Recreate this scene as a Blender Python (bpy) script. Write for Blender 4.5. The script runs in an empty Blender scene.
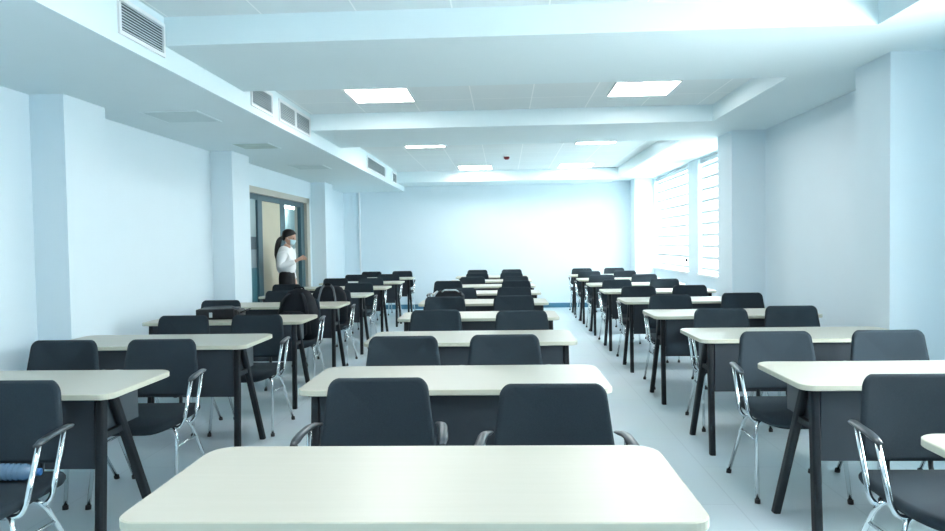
import bpy, bmesh, math, random
from mathutils import Vector, Matrix
random.seed(4)
PI = math.pi
sc = bpy.context.scene
C = sc.collection

# ------------------------------------------------------------------ materials
def new_mat(name):
    m = bpy.data.materials.new(name); m.use_nodes = True
    nt = m.node_tree; b = nt.nodes['Principled BSDF']
    return m, nt, b
def mat(name, col, rough=.5, metal=0., spec=.5, noise=0., nscale=20., bump=0., bscale=200., trans=0., emit=None, estr=0., coat=0.):
    m, nt, b = new_mat(name)
    b.inputs['Base Color'].default_value = (*col, 1)
    b.inputs['Roughness'].default_value = rough
    b.inputs['Metallic'].default_value = metal
    b.inputs['Specular IOR Level'].default_value = spec
    b.inputs['Transmission Weight'].default_value = trans
    b.inputs['Coat Weight'].default_value = coat
    if emit:
        b.inputs['Emission Color'].default_value = (*emit, 1); b.inputs['Emission Strength'].default_value = estr
    tc = nt.nodes.new('ShaderNodeTexCoord')
    if noise:
        n = nt.nodes.new('ShaderNodeTexNoise'); n.inputs['Scale'].default_value = nscale; n.inputs['Detail'].default_value = 4
        nt.links.new(tc.outputs['Object'], n.inputs['Vector'])
        mx = nt.nodes.new('ShaderNodeMix'); mx.data_type = 'RGBA'
        mx.inputs['A'].default_value = (*[c*(1-noise) for c in col], 1); mx.inputs['B'].default_value = (*[min(1, c*(1+noise)) for c in col], 1)
        nt.links.new(n.outputs['Fac'], mx.inputs['Factor']); nt.links.new(mx.outputs['Result'], b.inputs['Base Color'])
    if bump:
        n = nt.nodes.new('ShaderNodeTexNoise'); n.inputs['Scale'].default_value = bscale; n.inputs['Detail'].default_value = 2
        nt.links.new(tc.outputs['Object'], n.inputs['Vector'])
        bp = nt.nodes.new('ShaderNodeBump'); bp.inputs['Strength'].default_value = bump; bp.inputs['Distance'].default_value = .002
        nt.links.new(n.outputs['Fac'], bp.inputs['Height']); nt.links.new(bp.outputs['Normal'], b.inputs['Normal'])
    return m

PAINT = (.735, .838, .895)
SK = .0468                       # the banks and bays were paced out along the camera axis, which is turned this much from the room axis
def Y(x, y): return y + SK*x
M = {}
M['paint'] = mat('blue_wall_paint', PAINT, .55, noise=.015, nscale=3, bump=.05, bscale=120, spec=.3)
M['beam'] = mat('pale_beam_paint', (.76, .875, .91), .6, noise=.012, nscale=3, spec=.3)
M['base'] = mat('teal_skirting', (.055, .19, .29), .4)
M['fabric'] = mat('charcoal_weave', (.019, .030, .040), .85, noise=.28, nscale=260, bump=.5, bscale=420, spec=.25)
M['plastic'] = mat('black_plastic', (.018, .024, .030), .35, spec=.5)
M['armpad'] = mat('grey_arm_plastic', (.035, .047, .057), .3, spec=.6)
M['chrome'] = mat('chrome_tube', (.80, .84, .86), .14, metal=1.)
M['rubber'] = mat('black_rubber', (.012, .014, .018), .6)
M['legpaint'] = mat('black_powder_coat', (.008, .012, .016), .55, spec=.25)
M['panel'] = mat('slate_laminate', (.024, .033, .043), .55, spec=.3, noise=.05, nscale=6)
M['shelf'] = mat('grey_sheet_steel', (.060, .078, .094), .45)
M['edge'] = mat('pale_edge_band', (.56, .56, .46), .45)
M['white'] = mat('white_metal', (.86, .89, .90), .4)
M['blind_edge'] = mat('opaque_blind_fabric', (.62, .70, .73), .8)
M['alu'] = mat('grey_aluminium', (.55, .60, .62), .35, metal=.6)
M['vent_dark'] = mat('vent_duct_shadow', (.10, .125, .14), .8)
M['vent_slat'] = mat('vent_slat_grey', (.66, .76, .79), .45)
M['diffuser'] = mat('lit_diffuser', (.9, .95, .96), .5, emit=(1., .975, .945), estr=16.)
M['red'] = mat('dark_red_plastic', (.25, .02, .03), .4)
M['hatch'] = mat('hatch_board', (.64, .77, .80), .6)
M['hatch_dirty'] = mat('stained_hatch_board', (.50, .62, .60), .7, noise=.28, nscale=5)
M['gap'] = mat('dark_gap', (.10, .14, .16), .8)
M['beige'] = mat('beige_door_laminate', (.60, .54, .40), .45, noise=.06, nscale=4)
M['casing'] = mat('taupe_door_casing', (.50, .48, .42), .45)
M['dframe'] = mat('dark_teal_door_frame', (.045, .10, .125), .35)
M['corridor'] = mat('corridor_paint', (.50, .66, .69), .6)
M['image_dark'] = mat('dark_pane_image', (.06, .10, .125), .4)  # tones of the image in the side pane, painted as flat bands
M['image_grey'] = mat('grey_pane_image', (.26, .33, .37), .4)
M['image_teal'] = mat('teal_pane_image', (.045, .16, .20), .4)
M['image_pale'] = mat('pale_pane_image', (.34, .44, .46), .4)
M['skin'] = mat('skin_tone', (.56, .33, .24), .5)
M['hair'] = mat('black_hair', (.008, .007, .008), .45, bump=.4, bscale=90)
M['shirt'] = mat('white_cotton', (.92, .93, .93), .8, bump=.3, bscale=25)
M['trouser'] = mat('black_trousers', (.004, .006, .009), .8)
M['mask'] = mat('blue_mask_paper', (.55, .76, .84), .8)
M['eye'] = mat('eye_dark', (.02, .015, .012), .2)
M['shoe'] = mat('black_shoe', (.012, .012, .013), .4)
M['nylon'] = mat('black_nylon', (.003, .006, .010), .75, spec=.2, bump=.4, bscale=160)
M['nylon_grey'] = mat('grey_nylon_strap', (.07, .085, .10), .6)
M['leather'] = mat('black_leather', (.007, .008, .011), .42, spec=.35, bump=.5, bscale=90)
M['cap'] = mat('blue_cap', (.03, .16, .42), .4)
M['sheen'] = mat('silver_grey_handle', (.45, .52, .58), .35)
M['dark_wall'] = mat('outside_wall', (.75, .80, .82), .8)

# clear blue bottle plastic
m, nt, b = new_mat('blue_bottle_plastic')
b.inputs['Base Color'].default_value = (.40, .68, .98, 1); b.inputs['Roughness'].default_value = .10; b.inputs['Coat Weight'].default_value = 1.
b.inputs['Transmission Weight'].default_value = .55; b.inputs['IOR'].default_value = 1.25
n = nt.nodes.new('ShaderNodeTexNoise'); n.inputs['Scale'].default_value = 45; bp = nt.nodes.new('ShaderNodeBump'); bp.inputs['Strength'].default_value = .9; bp.inputs['Distance'].default_value = .01
nt.links.new(n.outputs['Fac'], bp.inputs['Height']); nt.links.new(bp.outputs['Normal'], b.inputs['Normal'])
M['bottle'] = m
# glass
m = bpy.data.materials.new('window_glass'); m.use_nodes = True; nt = m.node_tree; nt.nodes.clear()
o = nt.nodes.new('ShaderNodeOutputMaterial'); mx = nt.nodes.new('ShaderNodeMixShader')
t = nt.nodes.new('ShaderNodeBsdfTransparent'); g = nt.nodes.new('ShaderNodeBsdfGlossy'); g.inputs['Roughness'].default_value = .02
t.inputs['Color'].default_value = (.90, .96, .97, 1); mx.inputs['Fac'].default_value = .07
nt.links.new(t.outputs[0], mx.inputs[1]); nt.links.new(g.outputs[0], mx.inputs[2]); nt.links.new(mx.outputs[0], o.inputs['Surface'])
M['glass'] = m
# translucent blind fabric
m = bpy.data.materials.new('blind_fabric'); m.use_nodes = True; nt = m.node_tree; nt.nodes.clear()
o = nt.nodes.new('ShaderNodeOutputMaterial'); mx = nt.nodes.new('ShaderNodeMixShader'); mx.inputs['Fac'].default_value = .6
d = nt.nodes.new('ShaderNodeBsdfDiffuse'); d.inputs['Color'].default_value = (.92, .95, .96, 1)
t = nt.nodes.new('ShaderNodeBsdfTranslucent'); t.inputs['Color'].default_value = (.95, .98, .99, 1)
nt.links.new(d.outputs[0], mx.inputs[1]); nt.links.new(t.outputs[0], mx.inputs[2]); nt.links.new(mx.outputs[0], o.inputs['Surface'])
M['blind'] = m
# table top: pale maple laminate, grain along x
m, nt, b = new_mat('cream_table_laminate')
tc = nt.nodes.new('ShaderNodeTexCoord'); mp = nt.nodes.new('ShaderNodeMapping'); mp.inputs['Scale'].default_value = (1.2, 28, 10)
n = nt.nodes.new('ShaderNodeTexNoise'); n.inputs['Scale'].default_value = 2.2; n.inputs['Detail'].default_value = 5
mx = nt.nodes.new('ShaderNodeMix'); mx.data_type = 'RGBA'
mx.inputs['A'].default_value = (.475, .46, .39, 1); mx.inputs['B'].default_value = (.52, .50, .44, 1)
nt.links.new(tc.outputs['Object'], mp.inputs['Vector']); nt.links.new(mp.outputs[0], n.inputs['Vector'])
nt.links.new(n.outputs['Fac'], mx.inputs['Factor']); nt.links.new(mx.outputs['Result'], b.inputs['Base Color'])
b.inputs['Roughness'].default_value = .34; b.inputs['Specular IOR Level'].default_value = .45
M['top'] = m
# floor: pale blue-grey vinyl planks
m, nt, b = new_mat('blue_grey_vinyl')
tc = nt.nodes.new('ShaderNodeTexCoord'); mp = nt.nodes.new('ShaderNodeMapping'); mp.inputs['Rotation'].default_value = (0, 0, PI/2)
br = nt.nodes.new('ShaderNodeTexBrick'); br.inputs['Scale'].default_value = 1.0
br.inputs['Brick Width'].default_value = 1.2; br.inputs['Row Height'].default_value = .6; br.inputs['Mortar Size'].default_value = .004
br.inputs['Color1'].default_value = (.60, .72, .775, 1); br.inputs['Color2'].default_value = (.62, .74, .795, 1); br.inputs['Mortar'].default_value = (.53, .645, .70, 1)
nz = nt.nodes.new('ShaderNodeTexNoise'); nz.inputs['Scale'].default_value = 1.3; nz.inputs['Detail'].default_value = 6
mx = nt.nodes.new('ShaderNodeMix'); mx.data_type = 'RGBA'; mx.blend_type = 'MULTIPLY'; mx.inputs['Factor'].default_value = .12
nt.links.new(tc.outputs['Object'], mp.inputs['Vector']); nt.links.new(mp.outputs[0], br.inputs['Vector']); nt.links.new(tc.outputs['Object'], nz.inputs['Vector'])
nt.links.new(br.outputs['Color'], mx.inputs['A']); nt.links.new(nz.outputs['Color'], mx.inputs['B'])
nt.links.new(mx.outputs['Result'], b.inputs['Base Color'])
b.inputs['Roughness'].default_value = .36; b.inputs['Specular IOR Level'].default_value = .5
M['floor'] = m
# ceiling tiles 0.6 m with faint joints
m, nt, b = new_mat('ceiling_tile')
tc = nt.nodes.new('ShaderNodeTexCoord'); mp = nt.nodes.new('ShaderNodeMapping'); mp.inputs['Location'].default_value = (.301, -.32, 0)
br = nt.nodes.new('ShaderNodeTexBrick'); br.offset = 0; br.inputs['Scale'].default_value = 1.0
br.inputs['Brick Width'].default_value = .6; br.inputs['Row Height'].default_value = .6; br.inputs['Mortar Size'].default_value = .006; br.inputs['Mortar Smooth'].default_value = .2
br.inputs['Color1'].default_value = (.755, .825, .845, 1); br.inputs['Color2'].default_value = (.77, .84, .86, 1); br.inputs['Mortar'].default_value = (.93, .97, .98, 1)
nt.links.new(tc.outputs['Object'], mp.inputs['Vector']); nt.links.new(mp.outputs[0], br.inputs['Vector']); nt.links.new(br.outputs['Color'], b.inputs['Base Color'])
b.inputs['Roughness'].default_value = .8; b.inputs['Specular IOR Level'].default_value = .2
M['tile'] = m

# ------------------------------------------------------------------ mesh helpers
def bx(bm, x0, x1, y0, y1, z0, z1):
    v = [bm.verts.new((x, y, z)) for x in (x0, x1) for y in (y0, y1) for z in (z0, z1)]
    for f in ((0,1,3,2), (4,6,7,5), (0,4,5,1), (2,3,7,6), (0,2,6,4), (1,5,7,3)):
        bm.faces.new([v[i] for i in f])
def box(*a):
    bm = bmesh.new(); bx(bm, *a); return bm
def rbox(bm, c, s, r=.01, seg=2, rot=None, smooth=True):
    t = bmesh.new(); bmesh.ops.create_cube(t, size=1)
    for v in t.verts: v.co = Vector((v.co.x*s[0], v.co.y*s[1], v.co.z*s[2]))
    bmesh.ops.bevel(t, geom=t.edges[:], offset=min(r, min(s)*.49), segments=seg, profile=.5, affect='EDGES')
    mt = Matrix.Translation(c) @ (rot.to_4x4() if rot else Matrix())
    merge(bm, t, mt, smooth)
def merge(bm, t, mt=None, smooth=None):
    mp = {}
    for v in t.verts: mp[v] = bm.verts.new(mt @ v.co if mt else v.co)
    for f in t.faces:
        n = bm.faces.new([mp[v] for v in f.verts]); n.smooth = f.smooth if smooth is None else smooth
    t.free()
def fillet(pts, r=.03, n=4):
    pts = [Vector(p) for p in pts]; out = [pts[0]]
    for a, b, c in zip(pts, pts[1:], pts[2:]):
        u = (a-b); w = (c-b); k = min(r, u.length*.45, w.length*.45)
        p, q = b+u.normalized()*k, b+w.normalized()*k
        for i in range(n+1):
            t = i/n; out.append(p*(1-t)**2 + b*2*t*(1-t) + q*t*t)
    out.append(pts[-1]); return out
def tube(bm, pts, r, seg=8, ry=None, caps=True, rad=None):
    pts = [Vector(p) for p in pts]; rings = []
    t = (pts[1]-pts[0]).normalized(); up = Vector((0,0,1)) if abs(t.z) < .9 else Vector((0,1,0))
    n = t.cross(up).normalized()
    for i, p in enumerate(pts):
        t = (pts[min(i+1, len(pts)-1)] - pts[max(i-1, 0)]).normalized()
        n = (n - t*n.dot(t)).normalized(); b = t.cross(n)
        k = rad[i] if rad else 1
        rings.append([bm.verts.new(p + n*math.cos(2*PI*j/seg)*r*k + b*math.sin(2*PI*j/seg)*(ry or r)*k) for j in range(seg)])
    for A, B in zip(rings, rings[1:]):
        for j in range(seg):
            f = bm.faces.new((A[j], A[(j+1)%seg], B[(j+1)%seg], B[j])); f.smooth = True
    if caps:
        bm.faces.new(rings[0][::-1]); bm.faces.new(rings[-1])
def bar(bm, p, q, sx, sy):
    """rectangular profile (sx along x, sy along the other way) whose two ends are cut level"""
    P, Q = Vector(p), Vector(q)
    a = [P+Vector(d) for d in ((-sx/2,-sy/2,0), (sx/2,-sy/2,0), (sx/2,sy/2,0), (-sx/2,sy/2,0))]
    b = [v+(Q-P) for v in a]
    t = bmesh.new(); va = [t.verts.new(v) for v in a]; vb = [t.verts.new(v) for v in b]
    t.faces.new(va[::-1]); t.faces.new(vb)
    for i in range(4): t.faces.new((va[i], va[(i+1)%4], vb[(i+1)%4], vb[i]))
    bmesh.ops.bevel(t, geom=[e for e in t.edges if (e.verts[0] in va) != (e.verts[1] in va)], offset=min(sx, sy)*.3, segments=3, profile=.5, affect='EDGES')
    merge(bm, t)
def rrect(w, d, r, n=6):
    """rounded rectangle outline; r = four radii (x-,y-),(x+,y-),(x+,y+),(x-,y+)"""
    out = []
    for (sx, sy, a0), k in zip(((-1,-1,PI), (1,-1,1.5*PI), (1,1,0), (-1,1,.5*PI)), r):
        cx, cy = sx*(w/2-k), sy*(d/2-k)
        for i in range(n+1):
            a = a0 + i/n*PI/2; out.append((cx+k*math.cos(a), cy+k*math.sin(a)))
    return out
def loft(bm, rings, cap=True, smooth=True):
    R = [[bm.verts.new(p) for p in r] for r in rings]; n = len(R[0])
    for A, B in zip(R, R[1:]):
        for j in range(n):
            f = bm.faces.new((A[j], A[(j+1)%n], B[(j+1)%n], B[j])); f.smooth = smooth
    if cap:
        for r, fl in ((R[0], True), (R[-1], False)):
            c = bm.verts.new(sum((v.co for v in r), Vector())/n)
            for j in range(n):
                f = bm.faces.new((r[(j+1)%n], r[j], c) if fl else (r[j], r[(j+1)%n], c)); f.smooth = smooth
def cushion(outline, thick, warp, edge=.012):
    """padded board: rings from the back face, around the rim, to the front face; warp maps (u, v, w)"""
    bm = bmesh.new(); rings = []
    hw = max(abs(p[0]) for p in outline)
    prof = [(.12, -.5), (.6, -.5), (1-edge*2/hw, -.5), (1-edge*.6/hw, -.42), (1, -.12), (1, .12), (1-edge*.6/hw, .42), (1-edge*2/hw, .5), (.6, .56), (.12, .58)]
    for s, w in prof: rings.append([warp(u*s, v*s, w*thick) for u, v in outline])
    loft(bm, rings); bmesh.ops.recalc_face_normals(bm, faces=bm.faces); return bm
def lathe(bm, prof, mt=None, seg=16):
    t = bmesh.new(); loft(t, [[Vector((r*math.cos(2*PI*j/seg), r*math.sin(2*PI*j/seg), z)) for j in range(seg)] for r, z in prof])
    merge(bm, t, mt)
def obj(name, bm, m, parent=None, kind=None):
    bmesh.ops.recalc_face_normals(bm, faces=bm.faces)
    me = bpy.data.meshes.new(name); bm.to_mesh(me); bm.free()
    for k in (m if isinstance(m, (list, tuple)) else [m]): me.materials.append(M[k] if isinstance(k, str) else k)
    o = bpy.data.objects.new(name, me); C.objects.link(o)
    if parent: o.parent = parent
    if kind: o['kind'] = kind
    return o
def struct(name, bm, m, parent=None):
    return obj(name, bm, m, parent, None if parent else 'structure')
def thing(name, label, cat, loc=(0,0,0), rz=0, group=None):
    o = bpy.data.objects.new(name, None); C.objects.link(o); o.empty_display_size = .1
    o.location = loc; o.rotation_euler = (0, 0, rz); o['label'] = label; o['category'] = cat
    if group: o['group'] = group
    return o
def dup(root, loc, rz, label, group):
    r = root.copy(); C.objects.link(r); r.location = loc; r.rotation_euler = (0, 0, rz); r['label'] = label; r['group'] = group
    for ch in list(root.children):
        c = ch.copy(); C.objects.link(c); c.parent = r
        for gch in list(ch.children):
            d = gch.copy(); C.objects.link(d); d.parent = c
    return r

# ------------------------------------------------------------------ room shell
XL, XR, YB, YF = -3.46, 3.07, 14.6, -2.6
ZC, ZS, ZB = 2.855, 2.535, 2.675       # tiles, left soffit, beams and right soffit
XS, XRS = -2.126, 2.27
struct('floor', box(XL-.25, XR+.25, YF-.25, YB+.25, -.2, 0), 'floor')
struct('ceiling', box(XL-.25, XR+.25, YF-.25, YB+.25, ZC, ZC+.15), 'tile')
struct('wall_back', box(XL-.25, XR+.25, YB, YB+.2, 0, ZC), 'paint')
struct('wall_front', box(XL-.25, XR+.25, YF-.2, YF, 0, ZC), 'paint')
DY0, DY1, DZ = 8.60, 11.80, 2.165        # door opening in the left wall
bm = bmesh.new(); bx(bm, XL-.2, XL, YF, DY0, 0, ZC); bx(bm, XL-.2, XL, DY1, YB, 0, ZC); bx(bm, XL-.2, XL, DY0, DY1, DZ, ZC)
struct('wall_left', bm, 'paint')
WIN = [(11.50, 14.04), (8.80, 10.92), (2.1, 3.45)]
WZ0, WZ1, WT = .86, 2.66, [2.66, 2.66, 2.2]
bm = bmesh.new(); ys = [YF]
for a, b_ in sorted(WIN): ys += [a, b_]
ys.append(YB)
for i in range(0, len(ys), 2): bx(bm, XR, XR+.2, ys[i], ys[i+1], 0, ZC)
for (a, b_), zt in zip(WIN, WT): bx(bm, XR, XR+.2, a, b_, 0, WZ0); bx(bm, XR, XR+.2, a, b_, zt, ZC)
struct('wall_right', bm, 'paint')
n = 0
def trim(bm, m='paint'):
    global n; n += 1; return struct('trim_%d' % n, bm, m)
trim(box(XL, XS, YF, YB, ZS, ZC), 'beam')                    # left soffit
bm = bmesh.new(); bx(bm, XRS, XR, YF, YB, ZB, ZC); trim(bm, 'beam')    # right soffit
for a, b_ in ((4.25, 5.55), (7.50, 8.86), (13.62, YB)): trim(box(XS, XRS, a, b_, ZB-(.035 if a > 13 else 0), ZC), 'beam')
for a, b_ in ((4.86, 5.38), (7.93, 8.47), (12.11, 12.65)): trim(box(XL, -3.20, a, b_, 0, ZS))
for a, b_ in ((4.87, 5.34), (8.15, 8.68), (14.10, YB)): trim(box(2.685, XR, a, b_, 0, ZB))
trim(box(-3.125, -3.095, YB-.03, YB, .1, ZS), 'white')       # cable duct on the back wall
def base(name, segs):
    bm = bmesh.new()
    for s in segs: bx(bm, *s, 0, .10)
    struct('baseboard_'+name, bm, 'base')
base('back', [(-3.46, 2.685, YB-.015, YB)])
base('left', [(XL, XL+.012, YF, 4.86), (XL, XL+.012, 5.38, 7.93), (XL, XL+.012, 12.65, YB)])
base('right', [(XR-.012, XR, YF, 4.87), (XR-.012, XR, 5.34, 8.15), (XR-.012, XR, 8.68, 14.10)])

# corridor beyond the door
struct('wall_corridor', box(-5.75, -5.6, 6.5, 20, 0, 2.8), 'corridor')
bm = bmesh.new(); bx(bm, -5.6, XL-.2, 6.35, 6.5, 0, 2.8); bx(bm, -5.6, XL-.2, 20, 20.15, 0, 2.8); bx(bm, XL-.2, XL-.05, YB+.25, 20, 0, 2.8); struct('wall_corridor_ends', bm, 'corridor')
struct('floor_corridor', box(-5.75, XL-.2, 6.35, 20.15, -.2, 0), 'floor')
struct('ceiling_corridor', box(-5.75, XL-.2, 6.35, 20.15, 2.8, 2.9), 'tile')

# door: casing, dark frame, beige leaf, glazed side panels
bm = bmesh.new()
bx(bm, XL-.2, XL+.02, DY1-.02, DY1+.14, 0, DZ+.07); bx(bm, XL-.2, XL+.02, DY0-.0, DY1+.14, DZ-.02, DZ+.07); bx(bm, XL-.2, XL+.02, DY0-.09, DY0+.02, 0, DZ+.07)
door = struct('door_1', bm, 'casing')
xd0, xd1 = XL-.09, XL-.03
bm = bmesh.new()
for a, b_ in ((DY0+.02, 8.75), (9.53, 9.71), (10.51, 10.73), (11.58, DY1-.02)): bx(bm, xd0, xd1, a, b_, 0, DZ-.02)
bx(bm, xd0+.002, xd1-.002, DY0+.02, DY1-.02, DZ-.10, DZ-.02)
bx(bm, xd0+.002, xd1-.002, 10.73, 11.58, 0, .10); bx(bm, xd0+.002, xd1-.002, 8.75, 9.53, 0, .10)
struct('door_frame', bm, 'dframe', door)
lf = struct('door_leaf', box(xd0+.01, xd1-.005, 9.715, 10.505, .01, DZ-.105), 'beige', door)
bm = bmesh.new(); tube(bm, fillet([(xd1-.01, 10.43, 1.02), (xd1+.05, 10.43, 1.02), (xd1+.05, 10.31, 1.02)], .02), .009); struct('door_handle', bm, 'alu', lf)
struct('glass_pane', box(xd0+.025, xd0+.033, 10.73, 11.58, .10, DZ-.10), 'glass', door)
for z0, z1, k in ((.10, 1.10, 'image_teal'), (1.10, 1.36, 'image_grey'), (1.36, 1.54, 'image_dark'), (1.54, DZ-.10, 'image_pale')):
    struct('pane_image_band', box(xd0+.02, xd0+.03, 8.75, 9.53, z0, z1), k, door)  # opaque bands painted with the image showing in the glass, no film fitted

# windows
for i, (a, b_) in enumerate(WIN):
    bm = bmesh.new(); w = .05; mid = (a+b_)/2; WZ1 = WT[i]
    for y0, y1 in ((a, a+w), (mid-w/2, mid+w/2), (b_-w, b_)): bx(bm, XR+.12, XR+.18, y0, y1, WZ0, WZ1)
    bx(bm, XR+.121, XR+.179, a, b_, WZ0, WZ0+w); bx(bm, XR+.121, XR+.179, a, b_, WZ1-w, WZ1)
    win = struct('window_%d' % (i+1), bm, 'white')
    for y0, y1 in ((a+w, mid-w/2), (mid+w/2, b_-w)):
        struct('window_pane', box(XR+.147, XR+.153, y0, y1, WZ0+w, WZ1-w), 'glass', win)
    struct('window_sill', box(XR-.03, XR+.12, a, b_, WZ0-.025, WZ0+.004), 'white', win)
for (a, b_), lab in zip(WIN[:2], ('white slatted blind on the far window beside the back corner', 'white slatted blind on the nearer window, partly behind the wall pillar')):
    t = thing('window_blind', lab, 'blind', (XR+.06, (a+b_)/2, WZ0), 0, 'window blinds')
    L = (b_-a)/2-.03; H = WT[0]-WZ0
    bm = bmesh.new(); rbox(bm, (0, 0, H-.04), (.07, 2*L, .075), .01); obj('headrail', bm, 'alu', t)
    bm = bmesh.new(); k = 0; z = .07
    while z < H-.09:
        q = [(.012, -L, z+.094), (.012, L, z+.094), (-.012, L, z), (-.012, -L, z)]
        bm.faces.new([bm.verts.new(p) for p in q]); z += .088
    lips = bmesh.new(); z = .07
    while z < H-.09: bx(lips, -.019, -.0135, -L, L, z-.006, z+.038); z += .176
    obj('overlap_bands', lips, 'blind_edge', t)
    s = obj('slats', bm, 'blind', t); md = s.modifiers.new('thick', 'SOLIDIFY'); md.thickness = .0015
    bm = bmesh.new(); rbox(bm, (0, 0, .045), (.03, 2*L, .03), .008); obj('bottom_rail', bm, 'white', t)
    bm = bmesh.new(); tube(bm, [(-.05, -L+.10, H-.05), (-.055, -L+.10, .22)], .003, 6); cd = obj('pull_cord', bm, 'white', t)
    bm = bmesh.new(); lathe(bm, [(.005, .035), (.02, .02), (.024, 0), (.018, -.02), (.004, -.03)], Matrix.Translation((-.055, -L+.10, .20)), 10); obj('cord_weight', bm, 'legpaint', cd)

# ------------------------------------------------------------------ ceiling fittings
def ceiling_light(x0, x1, y0, y1, label, z=ZC, w=None):
    cx, cy = (x0+x1)/2, (y0+y1)/2; hx, hy = (x1-x0)/2, (y1-y0)/2
    t = thing('ceiling_light', label, 'ceiling light', (cx, cy, z), 0, 'square ceiling panel lights')
    bm = bmesh.new(); f = .014
    bx(bm, -hx, hx, -hy, -hy+f, -.012, 0); bx(bm, -hx, hx, hy-f, hy, -.012, 0); bx(bm, -hx, -hx+f, -hy+f, hy-f, -.012, 0); bx(bm, hx-f, hx, -hy+f, hy-f, -.012, 0)
    obj('frame', bm, 'white', t)
    obj('diffuser', box(-hx+f, hx-f, -hy+f, hy-f, -.009, -.001), 'diffuser', t)
ceiling_light(-1.48, -.878, 6.32, 6.92, 'lit square panel light on the left between the two big ceiling beams')
ceiling_light(1.045, 1.645, 6.32, 6.92, 'lit square panel light on the right between the two big ceiling beams')
ceiling_light(-1.45, -.848, 9.62, 10.22, 'thin lit strip of panel light on the left just beyond the second beam')
ceiling_light(1.07, 1.66, 9.62, 10.22, 'thin lit strip of panel light on the right just beyond the second beam')
ceiling_light(-.85, -.21, 12.75, 13.4, 'lit square panel light nearest the back wall, left of the red alarm')
ceiling_light(1.06, 1.70, 12.75, 13.4, 'lit square panel light nearest the back wall, right of the red alarm')
for x, lx in ((-1.2, 'left'), (1.35, 'right')):  # unseen lamps added to light the near end of the room
    for y, ly in ((1.9, 'in the bay before the first beam'), (-1.2, 'nearest the front wall')):
        ceiling_light(x-.3, x+.3, y-.3, y+.3, 'added unseen panel light on the %s %s' % (lx, ly))
t = thing('strip_light', 'lit strip light hanging in the corridor, seen through the glazed door', 'strip light', (-5.3, 16.9, 2.8))
obj('diffuser', box(-.06, .06, -.5, .5, -.46, -.37), 'diffuser', t); obj('housing', box(-.065, .065, -.51, .51, -.37, -.34), 'white', t)
for s_ in (-.4, .4):
    bm = bmesh.new(); tube(bm, [(0, s_, -.34), (0, s_, 0)], .008); obj('rod', bm, 'white', t)
t = thing('ceiling_light', 'lit panel light on the corridor ceiling beyond the door', 'ceiling light', (-4.7, 11.0, 2.8))
obj('diffuser', box(-.3, .3, -.3, .3, -.03, -.005), 'diffuser', t); obj('frame', box(-.32, .32, -.32, .32, -.005, 0), 'white', t)

def air_vent(y0, y1, label, split=False):
    t = thing('air_vent', label, 'air vent', (XS, (y0+y1)/2, 2.70), 0, 'grilles along the left soffit')
    h, L, f = .105, (y1-y0)/2, .022
    bm = bmesh.new()
    bx(bm, 0, .014, -L, L, h-f, h); bx(bm, 0, .014, -L, L, -h, -h+f); bx(bm, 0, .014, -L, -L+f, -h+f, h-f); bx(bm, 0, .014, L-f, L, -h+f, h-f)
    if split: bx(bm, 0, .013, -.02, .02, -h+f, h-f)
    obj('frame', bm, 'white', t)
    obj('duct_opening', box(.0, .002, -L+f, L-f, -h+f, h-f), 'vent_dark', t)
    bm = bmesh.new(); z = -h+f+.006
    while z < h-f-.004:
        v = [bm.verts.new(p) for p in ((.002, -L+f, z+.011), (.002, L-f, z+.011), (.012, L-f, z), (.012, -L+f, z))]; bm.faces.new(v); z += .0165
    s = obj('slats', bm, 'vent_slat', t); md = s.modifiers.new('thick', 'SOLIDIFY'); md.thickness = .0018
air_vent(3.72, 4.235, 'largest slatted air grille, before the first beam on the left soffit')
air_vent(5.70, 6.24, 'small square slatted air grille just past the first beam')
air_vent(6.42, 7.46, 'long double air grille between the first and second beam', True)
air_vent(10.6, 12.2, 'slatted air grille beyond the second beam on the left soffit')
air_vent(13.0, 13.52, 'narrow farthest air grille at the end of the left soffit')

for y, s, k, lab in ((5.95, .50, 'hatch', 'nearest flush square access hatch under the left soffit'), (7.72, .44, 'hatch_dirty', 'stained square access hatch under the left soffit before the door'), (9.87, .50, 'hatch', 'farthest flush access hatch under the left soffit, above the door')):
    t = thing('access_hatch', lab, 'hatch', (-2.78, Y(-2.78, y), ZS), 0, 'access hatches under the soffit')
    bm = bmesh.new(); q = s/2; f = .02
    bx(bm, -q, q, -q, -q+f, -.006, 0); bx(bm, -q, q, q-f, q, -.006, 0); bx(bm, -q, -q+f, -q+f, q-f, -.006, 0); bx(bm, q-f, q, -q+f, q-f, -.006, 0)
    obj('frame', bm, 'beam', t); obj('panel', box(-q+f+.004, q-f-.004, -q+f+.004, q-f-.004, -.005, -.001), k, t); obj('gap', box(-q+f, q-f, -q+f, q-f, -.001, 0), 'gap', t)
t = thing('fire_alarm', 'small dark red round alarm on the ceiling tiles', 'alarm', (.065, 11.4, ZC))
bm = bmesh.new(); lathe(bm, [(.055, 0), (.055, -.02), (.05, -.025)], None, 20); obj('base', bm, 'white', t)
bm = bmesh.new(); lathe(bm, [(.048, -.025), (.046, -.05), (.03, -.068), (.01, -.072)], None, 20); obj('dome', bm, 'red', t)
t = thing('slot_vent', 'thin dark slot vent in the ceiling near the far right corner', 'air vent', (1.98, 13.5, ZC))
obj('frame', box(-.26, .26, -.07, .07, -.008, 0), 'white', t); obj('slot', box(-.235, .235, -.045, .045, -.0095, -.008), 'gap', t)

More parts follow.
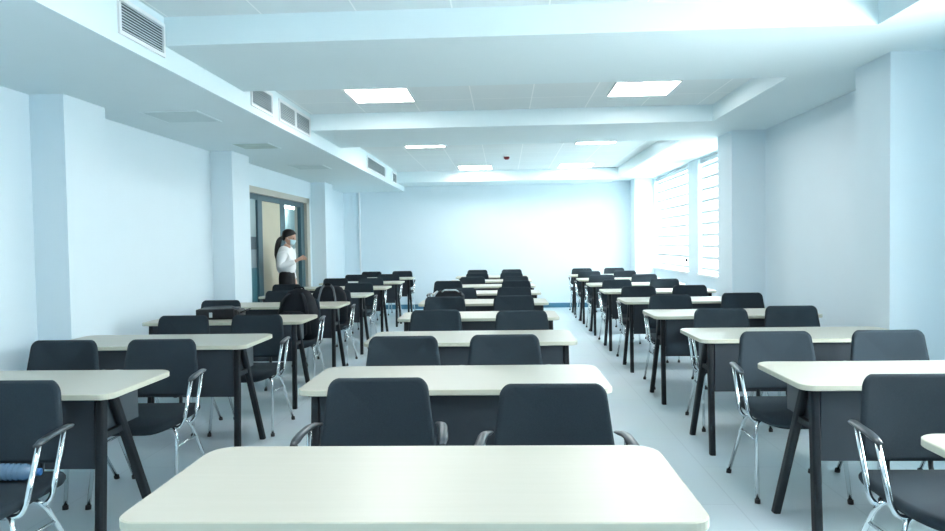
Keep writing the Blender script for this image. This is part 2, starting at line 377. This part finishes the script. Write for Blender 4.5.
# ------------------------------------------------------------------ desk
def make_desk():
    t = thing('classroom_desk', '', 'desk')
    W, D, Z = 1.41, .60, .752
    o1 = rrect(W, D, (.055, .055, .08, .08), 7); bm = bmesh.new()
    ins = lambda k: [(x*(1-k/(W/2)), y*(1-k/(D/2))) for x, y in o1]
    rings = [[(x, y, z) for x, y in ins(k)] for k, z in ((.004, Z-.027), (0, Z-.024), (0, Z-.003), (.003, Z))]
    R = [[bm.verts.new(p) for p in r] for r in rings]; nn = len(o1)
    for q, (A, B) in enumerate(zip(R, R[1:])):
        for j in range(nn):
            f = bm.faces.new((A[j], A[(j+1)%nn], B[(j+1)%nn], B[j])); f.material_index = 1; f.smooth = False
    bm.faces.new(R[0][::-1]).material_index = 1; bm.faces.new(R[-1])
    obj('tabletop', bm, ('top', 'edge'), t)
    zt = Z-.027
    for s in (-1, 1):
        x = s*.63
        bm = bmesh.new(); bar(bm, (x*1.01, -.295, 0), (x, -.235, zt), .036, .05); obj('leg', bm, 'legpaint', t)
        bm = bmesh.new(); bar(bm, (x*1.01, .175, 0), (x, -.155, zt), .036, .05); obj('leg', bm, 'legpaint', t)
        bm = bmesh.new(); bar(bm, (x, -.26, .545), (x, -.06, .545), .024, .01)
        bm.clear(); bx(bm, x-.012, x+.012, -.25, -.075, .535, .565); obj('crossbar', bm, 'legpaint', t)
    obj('modesty_panel', box(-.608, .608, -.262, -.247, .405, .7245), 'panel', t)
    bm = bmesh.new(); bx(bm, -.60, .60, -.235, .10, .552, .562); bx(bm, -.61, -.60, -.235, .10, .552, zt); bx(bm, .60, .61, -.235, .10, .552, zt); bx(bm, -.005, .005, -.235, .08, .562, zt)
    obj('shelf', bm, 'shelf', t)
    return t
# ------------------------------------------------------------------ chair (faces -y)
def make_chair():
    t = thing('upholstered_chair', '', 'chair')
    # backrest: wider at mid height, rounded top corners, leaning back and slightly hollow
    W, H = .465, .325
    out = []
    for u, v in rrect(W, H, (.05, .05, .042, .042), 6):
        s = v/(H/2)
        k = 1 - .15*max(0, s+.7)/1.7 - .04*max(0, -s-.6)
        out.append((u*k, v + (.008*(1-(u/(W/2))**2) if v > 0 else -.006*(1-(u/(W/2))**2))))
    def wb(u, v, w):
        z = .695 + v
        return Vector((u, .185 + .11*v + (-.035)*(u/.23)**2 + .012 - w - .02*(v/.16)**2*.4, z + .1*w))
    obj('backrest', cushion(out, .034, wb), 'fabric', t)
    # seat
    so = rrect(.46, .455, (.13, .13, .07, .07), 6)
    def ws(u, v, w):
        d = max(0., (-v-.10))/.13
        return Vector((u, v-.02, .452 + w - .028*d*d - .012*(1-(u/.23)**2)*(1 if v > -.1 else .4) + .012*max(0, v)/.2))
    obj('seat', cushion(so, .045, ws), 'fabric', t)
    for s in (-1, 1):
        bm = bmesh.new(); tube(bm, fillet([(s*.09, -.02, .425), (s*.09, .17, .425), (s*.085, .225, .47), (s*.08, .205, .66)], .05), .011, 8, .007)
        obj('back_support', bm, 'plastic', t)
    for s in (-1, 1):
        bm = bmesh.new(); tube(bm, fillet([(s*.10, -.115, .417), (s*.20, -.12, .417), (s*.222, -.135, .38), (s*.238, -.205, .012)], .03), .0105); lg = obj('leg', bm, 'chrome', t)
        bm = bmesh.new(); tube(bm, [(s*.2378, -.2035, .022), (s*.2385, -.206, 0)], .015, 10); obj('foot_cap', bm, 'rubber', lg)
        bm = bmesh.new(); tube(bm, fillet([(s*.10, .03, .417), (s*.20, .03, .417), (s*.222, .05, .38), (s*.238, .275, .012)], .03), .0105); lg = obj('leg', bm, 'chrome', t)
        bm = bmesh.new(); tube(bm, [(s*.2378, .271, .022), (s*.2385, .277, 0)], .015, 10); obj('foot_cap', bm, 'rubber', lg)
        bm = bmesh.new(); tube(bm, [(s*.2245, -.148, .315), (s*.2255, .088, .315)], .007); obj('stretcher', bm, 'chrome', t)
        bm = bmesh.new(); tube(bm, fillet([(s*.272, -.055, .660), (s*.252, -.105, .455), (s*.232, -.115, .415), (s*.16, -.125, .415)], .035), .0105); obj('arm_post', bm, 'chrome', t)
        bm = bmesh.new(); tube(bm, fillet([(s*.262, .105, .673), (s*.250, .04, .43), (s*.225, .03, .40)], .03), .0105); obj('arm_post', bm, 'chrome', t)
        bm = bmesh.new(); p = fillet([(s*.236, .195, .674), (s*.262, .125, .684), (s*.272, -.005, .680), (s*.275, -.078, .664)], .05)
        tube(bm, p, .019, 10, .009, rad=[.55]+[1]*(len(p)-2)+[.6]); obj('armrest', bm, 'armpad', t)
    return t

ORD = ['nearest', 'second', 'third', 'fourth', 'fifth', 'sixth', 'seventh', 'eighth', 'ninth']
yN = [1.545+1.43*i for i in range(9)]
proto_desk = make_desk(); used = False
def put(proto, flag, loc, rz, label, group):
    if not flag[0]:
        flag[0] = True; proto.location = loc; proto.rotation_euler = (0, 0, rz); proto['label'] = label; proto['group'] = group; return proto
    return dup(proto, loc, rz, label, group)
fd, fc = [False], [False]
yR = [1.575, 2.93, 4.345, 5.735, 7.16, 8.60, 10.05, 11.5, 12.95]
yL = [None, 3.0, 4.41, 5.835, 7.265, 8.70, 10.17, 11.57, 12.97]
jit = lambda a: random.uniform(-a, a)
for i in range(9):
    if i < 3: w = ('cream desk with dark legs, nearest of the middle bank, top filling the bottom edge', 'cream desk with dark legs, second from the front in the middle bank', 'cream desk with dark legs, third from the front in the middle bank')[i]
    else: w = 'cream desk with dark legs, %s from the front in the middle bank' % ORD[i]
    put(proto_desk, fd, (-.235, yN[i]+.30, 0), .007, w, 'desks of the middle bank')
for i in range(9):
    w = ('cream desk of which only a corner shows, at the front of the window-side bank' if i == 0 else 'cream desk with dark legs, %s from the front in the window-side bank' % ORD[i])
    put(proto_desk, fd, (1.975 + (.05 if i == 0 else .03 if i == 1 else 0) + jit(.006), Y(1.97, yR[i])+.30, 0), jit(.004), w, 'desks of the window-side bank')
for i in range(1, 9):
    w = 'cream desk with dark legs, %s in the door-side bank' % ('first from the front' if i == 1 else ORD[i-1] + ' from the front')
    put(proto_desk, fd, (-2.475 + {1: .012, 2: .068, 3: .02}.get(i, 0) + jit(.006), {1: .03, 2: .06}.get(i, 0) + Y(-2.47, yL[i])+.30, 0), jit(.004), w, 'desks of the door-side bank')

proto_chair = make_chair()
MID = [((-.51, 2.755), (.175, 2.59)), ((-.593, 4.0), (-.004, 4.0)), ((-.56, 5.56), (.134, 5.40)), ((-.61, 6.95), (.09, 6.95)), ((-.546, 8.28), (.114, 8.28)), ((-.82, 9.9), (.164, 9.75)), ((-.515, 11.0), (.177, 11.0)), ((-.5, 12.45), (.13, 12.45)), ((-.548, 13.85), (.148, 13.85))]
LEF = [(None, (-2.03, 2.82)), ((-2.612, 4.05), (-2.018, 4.03)), ((-2.55, 5.42), (-1.957, 5.40)), ((-2.88, 6.93), (-2.09, 6.97)), ((-2.70, 8.28), (-2.07, 8.28)), ((-3.08, 9.66), (-2.08, 9.75)), ((-2.77, 11.2), (-2.18, 11.15)), ((-2.72, 12.5), (-2.13, 12.5)), ((-2.69, 13.82), (-2.07, 13.85))]
RIG = [((1.595, 2.67), None), ((1.56, 3.96), (2.20, 3.94)), ((1.675, 5.32), (2.28, 5.45)), ((1.63, 6.75), (2.38, 6.85)), ((1.60, 8.15), (2.21, 8.15)), ((1.58, 9.6), (2.25, 9.6)), ((1.56, 11.0), (2.25, 11.0)), ((1.55, 12.45), (2.20, 12.45)), ((1.57, 13.85), (2.23, 13.85))]
SP = {('middle', 0, 0): 'large charcoal chair facing us just behind the nearest middle desk, on the left',
      ('middle', 0, 1): 'large charcoal chair facing us just behind the nearest middle desk, on the right',
      ('middle', 5, 0): 'charcoal chair set left of line, behind the sixth desk of the middle bank',
      ('door-side', 0, 1): 'charcoal chair with a blue bottle on its seat, nearest in the door-side bank',
      ('door-side', 3, 1): 'charcoal chair holding the tall black backpack in the door-side bank',
      ('door-side', 4, 1): 'charcoal chair holding the black holdall in the door-side bank',
      ('door-side', 5, 0): 'charcoal chair standing closest to the person at the door',
      ('window-side', 0, 0): 'charcoal chair with chrome arm posts, nearest in the window-side bank'}
for bank, L, off in (('middle', MID, 0), ('door-side', LEF, -1), ('window-side', RIG, 0)):
    for i, pair in enumerate(L):
        for k, p in enumerate(pair):
            if not p: continue
            lab = SP.get((bank, i, k)) or 'charcoal chair, %s seat behind the %s desk of the %s bank' % (('left', 'right')[k], ('nearest' if i+off == 0 else ORD[i+off]), bank)
            put(proto_chair, fc, (p[0], Y(p[0], p[1])-.215, 0), jit(.025) + (.02 if (bank, i, k) == ('middle', 0, 0) else 0), lab, 'chairs of the %s bank' % bank)

# ------------------------------------------------------------------ bags and bottle
def soft(bm, c, s, r, seg=4, bulge=.0, rot=None):
    t = bmesh.new(); rbox(t, (0, 0, 0), s, r, seg)
    for v in t.verts:
        x, y, z = v.co.x/s[0]*2, v.co.y/s[1]*2, v.co.z/s[2]*2
        v.co.y += bulge*s[1]*.5*math.copysign(1, y)*max(0, 1-x*x)*max(0, 1-z*z)*(abs(y) > .5)
    merge(bm, t, Matrix.Translation(c) @ (rot.to_4x4() if rot else Matrix()), True)
# briefcase lying on the third desk by the door
t = thing('laptop_bag', 'flat black laptop bag with a silver buckle lying on the third door-side desk', 'bag', (-2.57, 6.05, .752), .12)
bm = bmesh.new(); soft(bm, (0, 0, .042), (.37, .27, .084), .03); obj('body', bm, 'leather', t)
bm = bmesh.new(); soft(bm, (-.02, -.02, .088), (.33, .24, .014), .006); soft(bm, (-.02, -.137, .055), (.33, .012, .07), .005); obj('flap', bm, 'leather', t)
bm = bmesh.new(); rbox(bm, (-.055, -.146, .045), (.028, .006, .045), .002); obj('buckle', bm, 'alu', t)
bm = bmesh.new(); tube(bm, fillet([(.19, -.10, .06), (.235, -.09, .075), (.24, .05, .08), (.19, .09, .06)], .04), .014, 8, .008); obj('handle', bm, 'leather', t)
bm = bmesh.new(); tube(bm, fillet([(.17, -.10, .09), (.10, -.04, .112), (.02, .06, .105), (-.08, .10, .10), (-.17, .06, .097)], .06), .019, 8, .004); obj('strap', bm, 'nylon_grey', t)
# tall backpack upright on a chair
t = thing('backpack', 'tall black backpack standing on a chair behind the third door-side desk', 'backpack', (-2.07, 6.69, .468), -.1)
bm = bmesh.new()
R = []
for z, w_, d_, y in ((0, .34, .19, 0), (.03, .40, .23, 0), (.14, .42, .25, 0), (.28, .39, .24, .015), (.40, .31, .20, .03), (.475, .20, .14, .045), (.50, .08, .06, .05)):
    R.append([(x, yy+y, z) for x, yy in rrect(w_, d_, (min(w_, d_)*.4,)*4, 4)])
loft(bm, R); obj('body', bm, 'nylon', t)
bm = bmesh.new(); R = []
for z, w_, d_ in ((.05, .24, .05), (.07, .30, .08), (.20, .30, .08), (.27, .24, .06), (.29, .16, .03)):
    R.append([(x, yy-.135, z) for x, yy in rrect(w_, d_, (d_*.4,)*4, 3)])
loft(bm, R); obj('front_pocket', bm, 'nylon', t)
for s in (-1, 1):
    bm = bmesh.new(); tube(bm, fillet([(s*.06, -.03, .46), (s*.11, -.09, .40), (s*.145, -.115, .26), (s*.165, -.118, .06)], .08), .022, 8, .007); obj('shoulder_strap', bm, 'nylon', t)
bm = bmesh.new(); tube(bm, fillet([(-.05, .05, .485), (-.045, .05, .515), (.045, .05, .515), (.05, .05, .485)], .03), .009); obj('carry_handle', bm, 'nylon', t)
# holdall on the next chair
t = thing('holdall_bag', 'black holdall with pale grey straps sitting on a door-side chair', 'bag', (-2.08, 7.965, .468), .05)
bm = bmesh.new(); R = []
for z, w_, d_ in ((0, .36, .20), (.04, .42, .25), (.22, .43, .26), (.36, .38, .22), (.43, .30, .12), (.45, .22, .05)):
    R.append([(x, y, z) for x, y in rrect(w_, d_, (min(w_, d_)*.38,)*4, 4)])
loft(bm, R); obj('body', bm, 'nylon', t)
for s in (-1, 1):
    bm = bmesh.new(); tube(bm, fillet([(s*.11, -.135, .06), (s*.10, -.138, .30), (s*.07, -.10, .43), (s*.03, -.075, .47)], .06), .013, 8, .005); obj('strap', bm, 'nylon_grey', t)
bm = bmesh.new(); tube(bm, fillet([(-.035, -.075, .468), (0, -.075, .48), (.035, -.075, .468)], .03), .013); obj('handle', bm, 'nylon', t)
# soft bag on the fifth middle desk
t = thing('shoulder_bag', 'dark grey soft bag with a silvery handle on the fifth middle desk', 'bag', (-.63, 7.61, .752), .03)
bm = bmesh.new(); R = []
for z, w_, d_ in ((0, .32, .17), (.02, .36, .20), (.07, .35, .19), (.105, .28, .12), (.12, .2, .05)):
    R.append([(x, y, z) for x, y in rrect(w_, d_, (min(w_, d_)*.38,)*4, 4)])
loft(bm, R); obj('body', bm, 'nylon', t)
bm = bmesh.new(); tube(bm, fillet([(-.07, -.05, .105), (-.05, -.05, .128), (.09, -.05, .128), (.12, -.05, .10)], .03), .008); obj('handle', bm, 'sheen', t)
bm = bmesh.new(); tube(bm, fillet([(-.165, -.085, .05), (-.145, -.085, .09), (-.12, -.06, .118)], .03), .010); obj('strap', bm, 'sheen', t)
# water bottle lying on the nearest door-side chair
t = thing('water_bottle', 'blue plastic water bottle lying on the nearest door-side chair seat', 'bottle', (-1.985, 2.60, .512), 0)
prof = [(.006, -.11), (.028, -.11), (.033, -.103)]
for k in range(7): prof += [(.034, -.095+k*.022), (.027, -.088+k*.022), (.034, -.081+k*.022)]
prof += [(.033, .065), (.026, .085), (.014, .10), (.012, .108)]
rot = Matrix.Translation((0, 0, 0)) @ Matrix.Rotation(PI/2, 4, 'Y') @ Matrix.Rotation(.3, 4, 'Z')
bm = bmesh.new(); lathe(bm, prof, rot, 20); obj('bottle_body', bm, 'bottle', t)
bm = bmesh.new(); lathe(bm, [(.015, .108), (.015, .126), (.012, .128)], rot, 16); obj('bottle_cap', bm, 'cap', t)

# ------------------------------------------------------------------ person in the doorway (faces +x)
def skin(name, verts, edges, m, parent, root=0, sub=2):
    me = bpy.data.meshes.new(name); me.from_pydata([v[:3] for v in verts], edges, []); me.materials.append(M[m])
    o = bpy.data.objects.new(name, me); C.objects.link(o); o.parent = parent
    md = o.modifiers.new('skin', 'SKIN'); md.use_smooth_shade = True
    for i, v in enumerate(verts):
        sv = me.skin_vertices[0].data[i]; sv.radius = v[3] if isinstance(v[3], tuple) else (v[3], v[3]); sv.use_root = (i == root)
    s = o.modifiers.new('sub', 'SUBSURF'); s.levels = sub; s.render_levels = sub
    return o
per = thing('person', 'person in white shirt, black trousers and face mask standing at the door, hand reaching forward', 'person', (-3.185, 9.83, 0), .0)
V = [(0, 0, .92, .115), (0, 0, 1.02, .10), (0, 0, 1.16, .105), (-.005, 0, 1.29, .10), (.005, 0, 1.38, .05), (.02, 0, 1.45, .045),   # pelvis, waist, chest, shoulders, neck base, neck
     (.0, -.085, .86, .085), (.015, -.09, .48, .055), (-.02, -.09, .09, .037), (.10, -.095, .03, .03),                               # right leg
     (.0, .085, .86, .085), (-.01, .09, .48, .055), (-.05, .09, .09, .037), (.07, .095, .03, .03),                                   # left leg
     (-.01, -.145, 1.31, .044), (-.04, -.20, 1.09, .034), (.17, -.17, 1.175, .028), (.225, -.165, 1.205, .022), (.262, -.162, 1.218, .024),   # right arm
     (-.01, .145, 1.31, .044), (-.03, .20, 1.08, .034), (.06, .18, .88, .028), (.075, .178, .82, .022), (.083, .176, .775, .024)]
E = [(0,1),(1,2),(2,3),(3,4),(4,5),(0,6),(6,7),(7,8),(8,9),(0,10),(10,11),(11,12),(12,13),(3,14),(14,15),(15,16),(16,17),(17,18),(3,19),(19,20),(20,21),(21,22),(22,23)]
# fingers rooted in each palm
def fingers(idx, base, d, side, thumb):
    for k, ln in enumerate((.055, .062, .058, .046)):
        p = Vector(base) + Vector(side)*(k-1.5)*.016; q = p + Vector(d)*ln*.55 + Vector((0, 0, -.004)); e = q + (Vector(d)*.8+Vector((0, 0, -.5))).normalized()*ln*.5
        a = len(V); V.extend([(*p, .0085), (*q, .0078), (*e, .0065)]); E.extend([(idx, a), (a, a+1), (a+1, a+2)])
    p = Vector(base) - Vector(d)*.03 + Vector(thumb)*.022; q = p + (Vector(thumb)*.6+Vector(d)).normalized()*.03; e = q + Vector(d)*.022
    a = len(V); V.extend([(*p, .0095), (*q, .009), (*e, .0075)]); E.extend([(idx, a), (a, a+1), (a+1, a+2)])
fingers(18, (.285, -.16, 1.225), (1, .05, .12), (0, .6, .8), (0, .4, .9))
fingers(23, (.086, .176, .75), (.12, 0, -1), (1, 0, .1), (.7, -.5, 0))
body = skin('body', V, E, 'skin', per)
# head, turned slightly down, as a shaped loft around the vertical
hm = Matrix.Translation((.045, 0, 1.525)) @ Matrix.Rotation(.22, 4, 'Y')
prof = [(-.105, .030, .028, .035), (-.095, .045, .040, .03), (-.07, .062, .052, .02), (-.04, .074, .062, .012), (-.005, .084, .070, .004), (.03, .090, .074, -.002), (.06, .086, .071, -.006), (.085, .070, .058, -.008), (.102, .042, .036, -.008), (.108, .015, .012, -.008)]
bm = bmesh.new(); R = []
for z, rx, ry, cx in prof:
    ring = []
    for j in range(24):
        a = 2*PI*j/24; x = cx+rx*math.cos(a); y = ry*math.sin(a)
        if abs(a) < .3 or abs(a-2*PI) < .3:
            x += {-.04: .016, -.005: .012, -.07: .006}.get(z, 0)*(1 if (a == 0) else .35)
        ring.append(hm @ Vector((x, y, z)))
    R.append(ring)
loft(bm, R)
for s in (-1, 1):
    t_ = bmesh.new(); loft(t_, [[Vector((-.012+.016*k*math.cos(2*PI*j/10), s*(.068+w), -.012+.027*k*math.sin(2*PI*j/10))) for j in range(10)] for k, w in ((.6, 0), (1, .008), (.9, .016), (.4, .018))]); merge(bm, t_, hm, True)
head = obj('head', bm, 'skin', per)
bm = bmesh.new()
for s in (-1, 1):
    t_ = bmesh.new(); bmesh.ops.create_uvsphere(t_, u_segments=10, v_segments=8, radius=.010); merge(bm, t_, hm @ Matrix.Translation((.074, s*.030, .005)), True)
obj('eyes', bm, 'eye', head)
bm = bmesh.new(); R = []
for z, rx, ry, cx in ((-.098, .046, .040, .034), (-.075, .072, .058, .024), (-.045, .090, .066, .016), (-.018, .094, .071, .010)):
    ring = [hm @ Vector((cx+rx*math.cos(a), ry*math.sin(a), z)) for a in [(-1.25+2.5*j/14) for j in range(15)]]; R.append(ring)
Rv = [[bm.verts.new(p) for p in r] for r in R]
for A, B in zip(Rv, Rv[1:]):
    for j in range(14): bm.faces.new((A[j], A[j+1], B[j+1], B[j])).smooth = True
mk = obj('face_mask', bm, 'mask', head); md = mk.modifiers.new('thick', 'SOLIDIFY'); md.thickness = .003; md.offset = 1
bm = bmesh.new()
for s in (-1, 1): tube(bm, [hm @ Vector(p) for p in ((.035, s*.067, -.03), (0, s*.078, -.012), (-.02, s*.08, -.005))], .0018, 6)
obj('ear_loop', bm, 'mask', mk)
# hair: cap hugging the skull, open over the face, and a long ponytail
bm = bmesh.new(); R = []
for z, rx, ry, cx, op in ((-.055, .075, .066, -.012, 2.0), (-.02, .088, .078, -.008, 1.75), (.015, .097, .083, -.006, 1.45), (.045, .100, .083, -.007, .9), (.07, .096, .078, -.009, 0), (.095, .074, .062, -.010, 0), (.113, .046, .040, -.010, 0), (.119, .012, .012, -.010, 0)):
    R.append([hm @ Vector((cx+rx*math.cos(a), ry*math.sin(a), z)) for a in [op + (2*PI-2*op)*j/24 for j in range(25)]])
Rv = [[bm.verts.new(p) for p in r] for r in R]
for A, B in zip(Rv, Rv[1:]):
    for j in range(24): bm.faces.new((A[j], A[j+1], B[j+1], B[j])).smooth = True
hr = obj('hair', bm, 'hair', head); md = hr.modifiers.new('thick', 'SOLIDIFY'); md.thickness = .006; md.offset = 1
bm = bmesh.new(); tube(bm, fillet([(-.04, 0, 1.535), (-.095, -.01, 1.50), (-.125, -.02, 1.40), (-.14, -.03, 1.27), (-.135, -.04, 1.08)], .08), .046, 12, .038, rad=None)
n_ = len(bm.verts)//12
for q in range(n_):
    k = .75 + .35*math.sin(PI*min(1, q/(n_-1)*1.15)) if q < n_-4 else [.85, .65, .42, .2][q-(n_-4)]
    ring = bm.verts[q*12:(q+1)*12] if False else [bm.verts[:][q*12+j] for j in range(12)]
    c = sum((v.co for v in ring), Vector())/12
    for v in ring: v.co = c + (v.co-c)*k
obj('ponytail', bm, 'hair', hr)
# clothes: loose shirt with sleeves, trousers, shoes
SV = [(-.005, 0, .965, .152), (-.01, 0, 1.14, .155), (-.01, 0, 1.29, .125), (.01, 0, 1.405, .066), (-.01, -.15, 1.31, .085), (-.04, -.205, 1.10, .066), (.09, -.19, 1.14, .048), (.185, -.17, 1.182, .040),
      (-.01, .15, 1.31, .085), (-.03, .205, 1.09, .066), (.03, .19, .96, .046), (.055, .182, .895, .042)]
SE = [(0,1),(1,2),(2,3),(2,4),(4,5),(5,6),(6,7),(2,8),(8,9),(9,10),(10,11)]
skin('shirt', SV, SE, 'shirt', per)
TV = [(0, 0, .955, .122), (0, 0, 1.09, .115), (0, -.09, .86, .105), (.015, -.092, .48, .078), (-.02, -.092, .10, .062), (0, .09, .86, .105), (-.01, .092, .48, .078), (-.05, .092, .10, .062)]
skin('trousers', TV, [(0,1),(0,2),(2,3),(3,4),(0,5),(5,6),(6,7)], 'trouser', per)
for x, y in ((.035, -.095), (.005, .095)):
    bm = bmesh.new(); R = []
    for xx, w_, h_ in ((-.105, .05, .07), (-.09, .065, .085), (0, .072, .085), (.09, .08, .06), (.13, .07, .045), (.15, .03, .03)):
        R.append([(x+xx, y+u*w_/.1*.5*2*.5, .002+(v+.05)*h_/.1*1.0) for u, v in rrect(.1, .1, (.03,)*4, 3)])
    loft(bm, R); obj('shoe', bm, 'shoe', per)

# ------------------------------------------------------------------ light, world, camera
w = bpy.data.worlds.new('daylight'); sc.world = w; w.use_nodes = True
bg = w.node_tree.nodes['Background']; bg.inputs['Color'].default_value = (1., .98, .972, 1); bg.inputs['Strength'].default_value = 30.
pitch, yaw, roll, F_ = .0322, .0468, -.0156, 680.
Fv = Vector((-math.sin(yaw)*math.cos(pitch), math.cos(yaw)*math.cos(pitch), -math.sin(pitch)))
Rv_ = Vector((math.cos(yaw), math.sin(yaw), 0)); Uv = Rv_.cross(Fv)
R2 = Rv_*math.cos(roll) + Uv*math.sin(roll); U2 = -Rv_*math.sin(roll) + Uv*math.cos(roll)
cd = bpy.data.cameras.new('camera'); cam = bpy.data.objects.new('camera', cd); C.objects.link(cam)
cd.sensor_width = 36; cd.sensor_fit = 'HORIZONTAL'; cd.lens = F_/945*36; cd.clip_start = .05; cd.clip_end = 200
cam.matrix_world = Matrix(((R2.x, U2.x, -Fv.x, 0), (R2.y, U2.y, -Fv.y, 0), (R2.z, U2.z, -Fv.z, 1.395), (0, 0, 0, 1)))
sc.camera = cam
vs = sc.view_settings; vs.view_transform = 'Standard'; vs.look = 'None'; vs.exposure = .72; vs.gamma = 1.; vs.use_curve_mapping = False
sc.cycles.use_denoising = True; sc.cycles.max_bounces = 10; sc.cycles.diffuse_bounces = 8; sc.cycles.transparent_max_bounces = 12
sc.cycles.sample_clamp_indirect = 8
